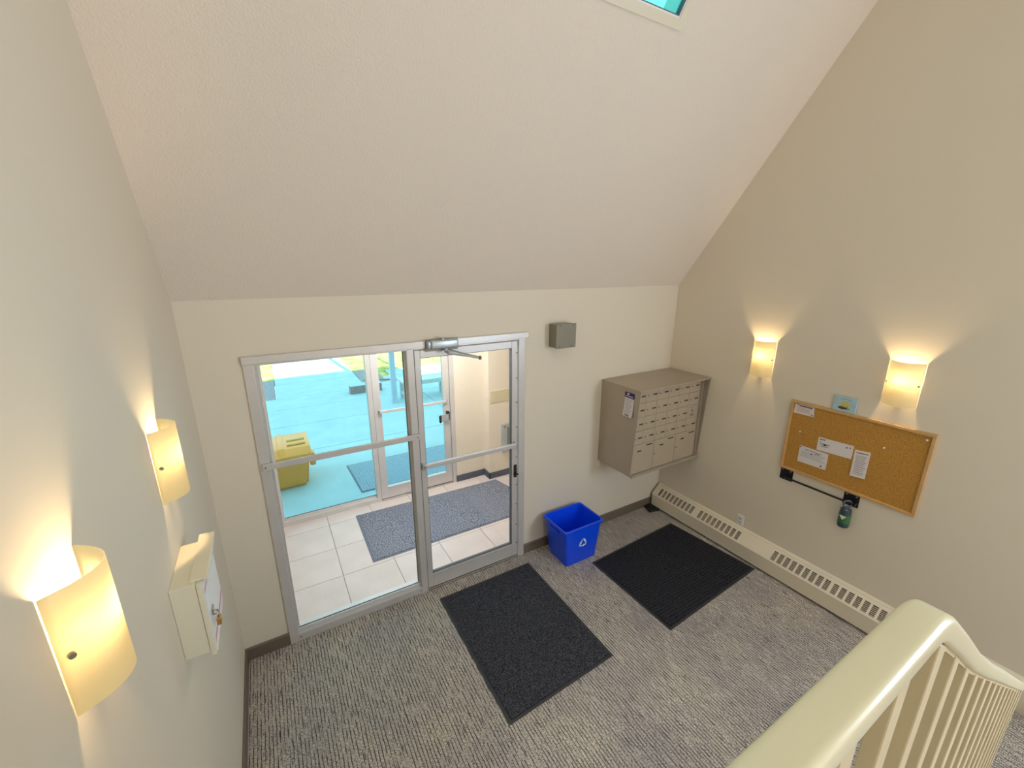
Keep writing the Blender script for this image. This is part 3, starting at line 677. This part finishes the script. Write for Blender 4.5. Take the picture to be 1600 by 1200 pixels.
obj('heading_print', MB().box(MX0-0.0052, MX0-0.004, -0.35, -0.375, 1.590, 1.602).box(MX0-0.0052, MX0-0.004, -0.335, -0.42, 1.573, 1.579), m_whiteg, hd)
mb = MB()
for k in range(9):
    z = 1.540-0.0165*k; t = (1.560-z)/0.175; mb.box(MX0-0.0035-0.022*t*t, MX0-0.0026-0.022*t*t, -0.335, -0.42+0.012*(k % 3), z, z+0.004)
tag(obj('print_line', mb, m_inkl, nt_), kind='stuff')
obj('barcode', MB().box(MX0-0.0245, MX0-0.0215, -0.35, -0.40, 1.393, 1.401), m_ink, nt_)

# grey junction box above the door
jb = thing('junction_box', (2.68, -0.06, 2.04), 'small square grey metal box high on the wall right of the door', 'junction box')
obj('body', MB().box(2.578, 2.778, -0.108, -0.0005, 2.040, 2.242, 0.003), m_grayb, jb)
cv = obj('cover', MB().box(2.572, 2.784, -0.120, -0.108, 2.036, 2.248, 0.003), m_grayb, jb)
for x in (2.607, 2.745):
    for z in (2.052, 2.234): obj('screw', MB().cyl((x, -0.123, z), (x, -0.120, z), 0.005, n=8), m_slot, cv)

# ---------------------------------------------------------------- cork board and what hangs on it
BY0, BY1, BZ0, BZ1 = -1.279, -2.199, 1.020, 1.641
nb = thing('cork_board', (W, -1.74, 1.02), 'large oak framed cork notice board on the right wall', 'notice board')
obj('cork_panel', MB().box(W-0.012, W-0.001, BY0-0.01, BY1+0.01, BZ0+0.01, BZ1-0.01), m_cork, nb)
def bar(y0, y1, z0, z1): return MB().box(W-0.024, W-0.001, y0, y1, z0, z1, 0.003)
obj('frame_side', bar(BY0, BY1, BZ1-0.022, BZ1), m_oak, nb)
obj('frame_side', bar(BY0, BY1, BZ0, BZ0+0.022), m_oak, nb)
obj('frame_side', bar(BY0, BY0-0.022, BZ0+0.022, BZ1-0.022), m_oak, nb)
obj('frame_side', bar(BY1+0.022, BY1, BZ0+0.022, BZ1-0.022), m_oak, nb)
def paper(name, P, label, lines, cat='notice', logo=None, ln=m_inkl, curl=0.0):
    """P = four (y,z) corners from top left clockwise"""
    XP = W-0.0125
    t = thing(name, (XP, P[0][0], P[2][1]), label, cat, 'papers pinned on the cork board')
    def at(u, v): # u right, v down
        a = Vector(P[0]).lerp(Vector(P[1]), u); c = Vector(P[3]).lerp(Vector(P[2]), u); return a.lerp(c, v)
    mb = MB(); n = 6; rows = []
    for i in range(n+1):
        v = i/n; off = curl*v*v
        r = []
        for u, dx in ((0, 0), (1, 0), (1, -0.0015), (0, -0.0015)):
            q = at(u, v); r.append(mb.bm.verts.new((XP-off+dx, q.x, q.y)))
        rows.append(r)
    for a, c in zip(rows, rows[1:]):
        for i in range(4): mb.bm.faces.new((a[i], a[(i+1) % 4], c[(i+1) % 4], c[i]))
    mb.bm.faces.new(rows[0]); mb.bm.faces.new(rows[-1][::-1])
    obj('sheet', mb, m_white, t)
    def strip(mm, u0, u1, v0, v1):
        cs = [at(u0, v0), at(u1, v0), at(u1, v1), at(u0, v1)]; vv = (v0+v1)/2; x = XP-0.0022-curl*vv*vv
        mm.quad(*[(x, c.x, c.y) for c in cs]); mm.quad(*[(x-0.0004, c.x, c.y) for c in cs])
    a = MB()
    for (u0, u1, v0, v1) in lines: strip(a, u0, u1, v0, v1)
    tag(obj('print_line', a, ln, t), kind='stuff')
    if logo:
        a = MB()
        for L in logo: strip(a, *L)
        tag(obj('heading_print', a, m_ink, t), kind='stuff')
    return t
L = [(0.12+0.03*(k % 2), 0.86-0.05*(k % 3), 0.42+0.11*k, 0.46+0.11*k) for k in range(4)]
p1 = paper('notice', [(-1.312, 1.630), (-1.455, 1.630), (-1.462, 1.536), (-1.308, 1.534)], 'white card with bold heading in the top left corner of the cork board', L, logo=[(0.08, 0.2, 0.08, 0.2), (0.22, 0.9, 0.22, 0.32)], ln=m_inkr)
p2 = paper('notice', [(-1.527, 1.389), (-1.769, 1.397), (-1.768, 1.288), (-1.527, 1.277)], 'wide white sheet in the middle of the cork board', [(0.06, 0.35, 0.42, 0.50), (0.1, 0.32, 0.60, 0.66), (0.05, 0.12, 0.3, 0.34)], logo=[(0.04, 0.2, 0.10, 0.17), (0.18, 0.26, 0.44, 0.56), (0.80, 0.84, 0.2, 0.3), (0.90, 0.93, 0.16, 0.26)])
L = [(0.08, 0.92-0.08*(k % 3), 0.30+0.095*k, 0.325+0.095*k) for k in range(4)]
p3 = paper('notice', [(-1.405, 1.270), (-1.617, 1.268), (-1.619, 1.130), (-1.406, 1.125)], 'white printed sheet pinned at the lower left of the cork board', L, logo=[(0.2, 0.8, 0.14, 0.17), (0.55, 0.72, 0.22, 0.26)])
L = [(0.14, 0.86-0.06*(k % 3), 0.20+0.068*k, 0.225+0.068*k) for k in range(11)]
p4 = paper('notice', [(-1.779, 1.374), (-1.876, 1.385), (-1.880, 1.172), (-1.784, 1.163)], 'tall narrow white sheet at the right of the pinned papers', L, logo=[(0.12, 0.9, 0.08, 0.11)], curl=0.010)
def pin(y, z, m, label, r=0.006):
    p_ = tag(obj('push_pin', MB().cyl((W-0.0145, y, z), (W-0.020, y, z), r*0.6, n=10).cyl((W-0.020, y, z), (W-0.025, y, z), r, n=10), m), label, 'pin', 'pins in the cork board')
pin(-1.388, 1.388, m_whiteg, 'white pin above the lower left printed sheet on the cork', 0.006)
pin(-1.946, 1.455, m_whiteg, 'white pin stuck in bare cork at the right half of the board', 0.006)
pin(-2.155, 1.592, m_whiteg, 'white pin in the top right corner of the cork board', 0.007)
pin(-1.415, 1.372, m_blackp, 'tiny dark pin in the cork right of the white pin at left', 0.003)
pin(-1.503, 1.226, m_blackp, 'black pin through the heading of the lower left sheet', 0.005)
pin(-1.585, 1.152, m_blackp, 'black pin at the bottom right of the lower left sheet', 0.005)
pin(-1.450, 1.548, m_blackp, 'black pin at the lower corner of the top left card', 0.004)
pin(-1.415, 1.262, m_blackp, 'black pin at the top left corner of the lower left sheet', 0.004)

# pale blue picture plaque standing on the board
pq = thing('picture_plaque', (W-0.012, -1.65, 1.641), 'small pale blue picture plaque standing on top of the cork board', 'picture')
obj('panel', MB().box(W-0.018, W-0.006, -1.575, -1.728, 1.642, 1.762, 0.003), m_lblue, pq)
mb = MB(); XF = W-0.0185
def qd(mm, P_, x=XF): mm.quad(*[(x, a, c) for a, c in P_]); return mm
n = 12
pts = [(-1.655+0.034*math.cos(math.pi*k/n)*(1.0), 1.672+0.055*math.sin(math.pi*k/n)) for k in range(n+1)]
mb.bm.faces.new([mb.bm.verts.new((XF, a, c)) for a, c in pts])
obj('yellow_mound', mb, m_yelp, pq)
mb = MB(); mb.bm.faces.new([mb.bm.verts.new((XF-0.0005, -1.640+0.030*math.cos(2*math.pi*k/14), 1.672+0.011*math.sin(2*math.pi*k/14))) for k in range(14)])
qd(mb, [(-1.66, 1.668), (-1.69, 1.668), (-1.69, 1.674), (-1.66, 1.674)], XF-0.0005); qd(mb, [(-1.668, 1.668), (-1.672, 1.668), (-1.672, 1.69), (-1.668, 1.69)], XF-0.0005)
obj('brown_nest', mb, m_brownp, pq)
mb = MB()
for k in range(8):
    a0, a1 = math.radians(60+8*k), math.radians(66+8*k)
    qd(mb, [(-1.652+0.075*math.cos(a0), 1.675+0.072*math.sin(a0)), (-1.652+0.075*math.cos(a1), 1.675+0.072*math.sin(a1)), (-1.652+0.071*math.cos(a1), 1.675+0.068*math.sin(a1)), (-1.652+0.071*math.cos(a0), 1.675+0.068*math.sin(a0))])
obj('arched_print', mb, mat('slate_ink', srgb(96, 120, 140), 0.7), pq)

# black bracketed bar with hanging bottle
br = thing('bracket_bar', (W, -1.6, 0.95), 'black steel bar between two plates under the cork board', 'bar')
XB = W-0.045
for y0 in (-1.288, -1.772):
    pl = obj('mounting_plate', MB().box(W-0.005, W-0.0005, y0, y0-0.104, 0.912, 1.019, 0.002), m_black, br)
    for yy in (y0-0.018, y0-0.084):
        for z in (0.930, 1.003): obj('screw', MB().cyl((W-0.005, yy, z), (W-0.008, yy, z), 0.0075, n=10), m_chrome, pl)
    ys_ = y0-(0.055 if y0 > -1.5 else 0.092)
    obj('standoff', MB().cyl((W-0.005, ys_, 0.952), (XB-0.008, ys_, 0.952), 0.009, n=12), m_black, br)
obj('rod', MB().cyl((XB, -1.318, 0.952), (XB, -1.866, 0.952), 0.0085, n=12), m_black, br)
bt = thing('hanging_bottle', (XB, -1.838, 0.73), 'dark teal bottle with a green label hanging from the black bar', 'bottle')
prof = [(0.028, 0.003), (0.038, 0.008), (0.041, 0.02), (0.041, 0.145), (0.037, 0.160), (0.022, 0.170), (0.018, 0.174)]
obj('body', MB().lathe([(r*0.93, z) for r, z in prof], (XB, -1.822, 0.735)), m_bottle, bt, smooth=True)
obj('label', MB().lathe([(0.0388, 0.045), (0.0390, 0.046), (0.0390, 0.118), (0.0388, 0.119)], (XB, -1.822, 0.735)), m_green, bt, smooth=True)
obj('label_flash', MB().prism([(-1.80, 0.845), (-1.825, 0.812), (-1.845, 0.845)], 'x', XB-0.0425, XB-0.038), m_white, bt)
obj('hanging_ring', MB().tube([(XB+0.021*math.cos(2*math.pi*k/20), -1.822-0.019*math.cos(2*math.pi*k/20), 0.938+0.028*math.sin(2*math.pi*k/20)) for k in range(20)], 0.007, 10, True), mat('slate_plastic', srgb(78, 92, 110), 0.5), bt, smooth=True)

# ---------------------------------------------------------------- locked box on the left wall
kb = thing('alarm_box', (0.0, -1.15, 1.27), 'cream metal wall box with brass padlock on the left wall', 'box')
obj('body', MB().box(0.0005, 0.080, -1.300, -0.995, 1.275, 1.588, 0.002), m_cab, kb)
obj('rain_lid', MB().box(0.062, 0.116, -1.282, -0.948, 1.588, 1.594, 0.001, 1).box(0.112, 0.116, -1.282, -0.948, 1.574, 1.588), m_cab, kb)
dr = obj('door', MB().box(0.081, 0.098, -1.304, -0.975, 1.258, 1.586, 0.002), m_cab, kb)
obj('face_sheet', MB().box(0.098, 0.100, -1.286, -0.977, 1.262, 1.580), m_whiteg, dr)
obj('pink_stripe', MB().box(0.100, 0.1006, -1.284, -0.979, 1.528, 1.542), m_pink, dr)
obj('pink_stripe', MB().box(0.100, 0.1006, -1.284, -0.979, 1.298, 1.318), m_pink, dr)
obj('hasp', MB().box(0.100, 0.106, -1.250, -1.215, 1.395, 1.425, 0.002).tube([(0.104, -1.235, 1.405), (0.118, -1.235, 1.405), (0.118, -1.235, 1.388), (0.104, -1.235, 1.388)], 0.003, 8), m_chrome, dr)
pk = thing('padlock', (0.115, -1.235, 1.36), 'small brass padlock hanging from the hasp of the wall box', 'padlock')
obj('body', MB().box(0.108, 0.124, -1.251, -1.219, 1.342, 1.374, 0.004, 2), m_brass, pk)
obj('shackle', MB().tube([(0.116, -1.245, 1.372), (0.116, -1.245, 1.390), (0.116, -1.240, 1.400), (0.116, -1.230, 1.400), (0.116, -1.225, 1.390), (0.116, -1.225, 1.372)], 0.003, 8), m_chrome, pk)

# ---------------------------------------------------------------- wall sconces
def sconce(xw, sgn, yc, z0, z1, label, power, depth=0.072, hw=0.095):
    """xw wall plane, sgn +1 = projects towards +x"""
    t = thing('wall_sconce', (xw, yc, z0), label, 'wall lamp', 'curved opal glass sconces')
    n = 24; mb = MB(); th = 0.004
    def prof(d, w, k):
        u = -1+2*k/n; return (xw+sgn*(0.003+d*max(0, 1-abs(u)**2.2)), yc+w*u)
    o0 = [prof(depth, hw, k) for k in range(n+1)]; i0 = [prof(depth-th, hw-th, k) for k in range(n+1)]
    vo0 = [mb.bm.verts.new((x, y, z0)) for x, y in o0]; vo1 = [mb.bm.verts.new((x, y, z1)) for x, y in o0]
    for k in range(n): mb.bm.faces.new((vo0[k], vo0[k+1], vo1[k+1], vo1[k]))
    sh = obj('glass_shade', mb, m_shade, t, smooth=True)
    so = sh.modifiers.new('thickness', 'SOLIDIFY'); so.thickness = 0.003; so.offset = -1
    zc = (z0+z1)/2
    obj('back_plate', MB().box(xw+sgn*0.0005, xw+sgn*0.012, yc-0.035, yc+0.035, zc-0.045, zc+0.055, 0.003), m_whiteg, t)
    obj('lamp_holder', MB().cyl((xw+sgn*0.03, yc, zc-0.04), (xw+sgn*0.03, yc, zc+0.01), 0.013, n=14).cyl((xw+sgn*0.008, yc, zc-0.03), (xw+sgn*0.03, yc, zc-0.03), 0.006, n=8), m_whiteg, t)
    obj('bulb', MB().lathe([(0.004, 0), (0.011, 0.008), (0.016, 0.03), (0.015, 0.045), (0.007, 0.058), (0.002, 0.062)], (xw+sgn*0.03, yc, zc+0.01), 14), m_bulb, t, smooth=True)
    for s in (-1, 1):
        u = 0.91*s; x = xw+sgn*(0.006+depth*(1-0.91**2.2)); y = yc+hw*u
        nx, ny = sgn*0.55, s*0.83
        obj('fixing_screw', MB().cyl((x-nx*0.004, y-ny*0.004, zc), (x+nx*0.006, y+ny*0.006, zc), 0.0062, n=12), m_grayb, t)
    for dz, f in ((0.060, 0.75), (0.015, 0.25)):
        l = light('sconce_bulb_light', 'POINT', (xw+sgn*0.047, yc, zc+dz), power*f, (1.0, 0.70, 0.36), radius=0.016)
    return t
sconce(0.0, 1, -1.935, 1.850, 2.131, 'curved opal glass sconce nearest the camera on the left wall', 9.5)
sconce(0.0, 1, -0.998, 1.835, 2.128, 'curved opal glass sconce on the left wall above the cream box', 9.5)
sconce(W, -1, -0.977, 1.783, 2.095, 'curved opal glass sconce on the right wall near the mailboxes', 9.5)
sconce(W, -1, -1.953, 1.783, 2.095, 'curved opal glass sconce on the right wall above the cork board', 9.5)

# ---------------------------------------------------------------- landing, stairs, guard rail
LZ = 1.38; LX = 1.15; GY0, GY1 = -2.926, -2.879
struct('landing', MB().box(0, LX, YB, -2.90, 0, LZ), m_carpet, 'carpeted stair landing behind the guard rail', 'landing', origin=(0, 0, 0))
stp = struct('stairs', MB().prism([(LX, 0), (LX, LZ-0.1725-0.02)]+[q for k in range(7) for q in ((LX+0.25*(k+1), LZ-0.1725*(k+1)-0.02), (LX+0.25*(k+1), max(0.001, LZ-0.1725*(k+2)-0.02)))], 'y', -4.0, -2.94), m_wall, 'carpeted stairs descending to the hall beside the guard rail', 'stairs', origin=(0, 0, 0))
for k in range(7):
    obj('tread', MB().box(LX+0.25*k, LX+0.25*(k+1)+0.015, -4.0, -2.94, LZ-0.1725*(k+1)-0.02, LZ-0.1725*(k+1), 0.004), m_carpet, stp)
gr = thing('guard_rail', (1.15, -2.90, 1.2), 'cream painted guard rail with square balusters around the stairs', 'railing')
ZR = 2.288; SLR = 0.69; EX = 3.12
RP = [(0.0, ZR), (0.7, ZR), (1.10, ZR), (1.13, ZR-0.001), (1.15, ZR-0.005), (1.17, ZR-0.013), (1.20, ZR-0.031), (1.27, ZR-0.082), (1.34, 2.155), (1.54, 2.005), (1.80, 1.826), (2.067, 1.650), (EX, 0.945)]
def railz(x):
    for (a, za), (c, zc) in zip(RP, RP[1:]):
        if x <= c: return za+(zc-za)*(x-a)/(c-a)
    return RP[-1][1]
PX = 1.17
th = 0.038
mb = MB()
# swept rail of rounded section, path in x-z
path = RP
yc = (GY0+GY1)/2; hw_ = (GY1-GY0)/2; r_ = 0.011
sec = []
for cy, cz, a0 in ((hw_-r_, -r_, 0), (-hw_+r_, -r_, 90), (-hw_+r_*0.6, -th+r_*0.6, 180), (hw_-r_*0.6, -th+r_*0.6, 270)):
    rad = r_ if cz > -0.03 else r_*0.6
    for i in range(6):
        a = math.radians(a0+18*i); sec.append((cy+rad*math.cos(a), cz+rad*math.sin(a)))
rings = []
for i, (x, z) in enumerate(path):
    a = path[max(0, i-1)]; c = path[min(len(path)-1, i+1)]
    t_ = Vector((c[0]-a[0], c[1]-a[1])).normalized(); nn = Vector((-t_.y, t_.x))
    rings.append([mb.bm.verts.new((x+nn.x*v, yc+u, z+nn.y*v)) for u, v in sec])
for a, c in zip(rings, rings[1:]):
    for i in range(len(sec)): mb.bm.faces.new((a[i], a[(i+1) % len(sec)], c[(i+1) % len(sec)], c[i]))
mb.bm.faces.new(rings[0]); mb.bm.faces.new(rings[-1][::-1])
obj('handrail', mb, m_rail, gr, smooth=True)
def under(x, extra=0.0): return railz(x)-(th if x < 1.1 else th*1.2)-extra
# fillet under the rail
mb = MB()
fx = [0.0, 1.05, 1.10, 1.16, 1.24, 1.34, 1.54, 2.067, EX-0.02]
pts = [(q, under(q)) for q in fx]+[(q, under(q)-0.010) for q in reversed(fx)]
mb.prism(pts, 'y', -2.918, -2.900); obj('fillet', mb, m_balus, gr)
BYN, BYF, BW, BP = -2.9200, -2.9010, 0.040, 0.143
x = 1.173-7*BP
while x < 3.22:
    zt = under(x+BW/2)-0.004; zb_ = 1.22 if x < LX else max(0.002, 1.38-SLR*(x-LX)-0.17)
    if x+BW > EX-0.03: zb_ = 0.001
    zt2 = under(x+BW)-0.004; zt1 = under(x)-0.004
    obj('baluster', MB().prism([(x, zb_), (x, zt1), (x+BW, zt2), (x+BW, zb_)], 'y', BYN, BYF, 0.0015, 1), m_balus, gr)
    x += BP
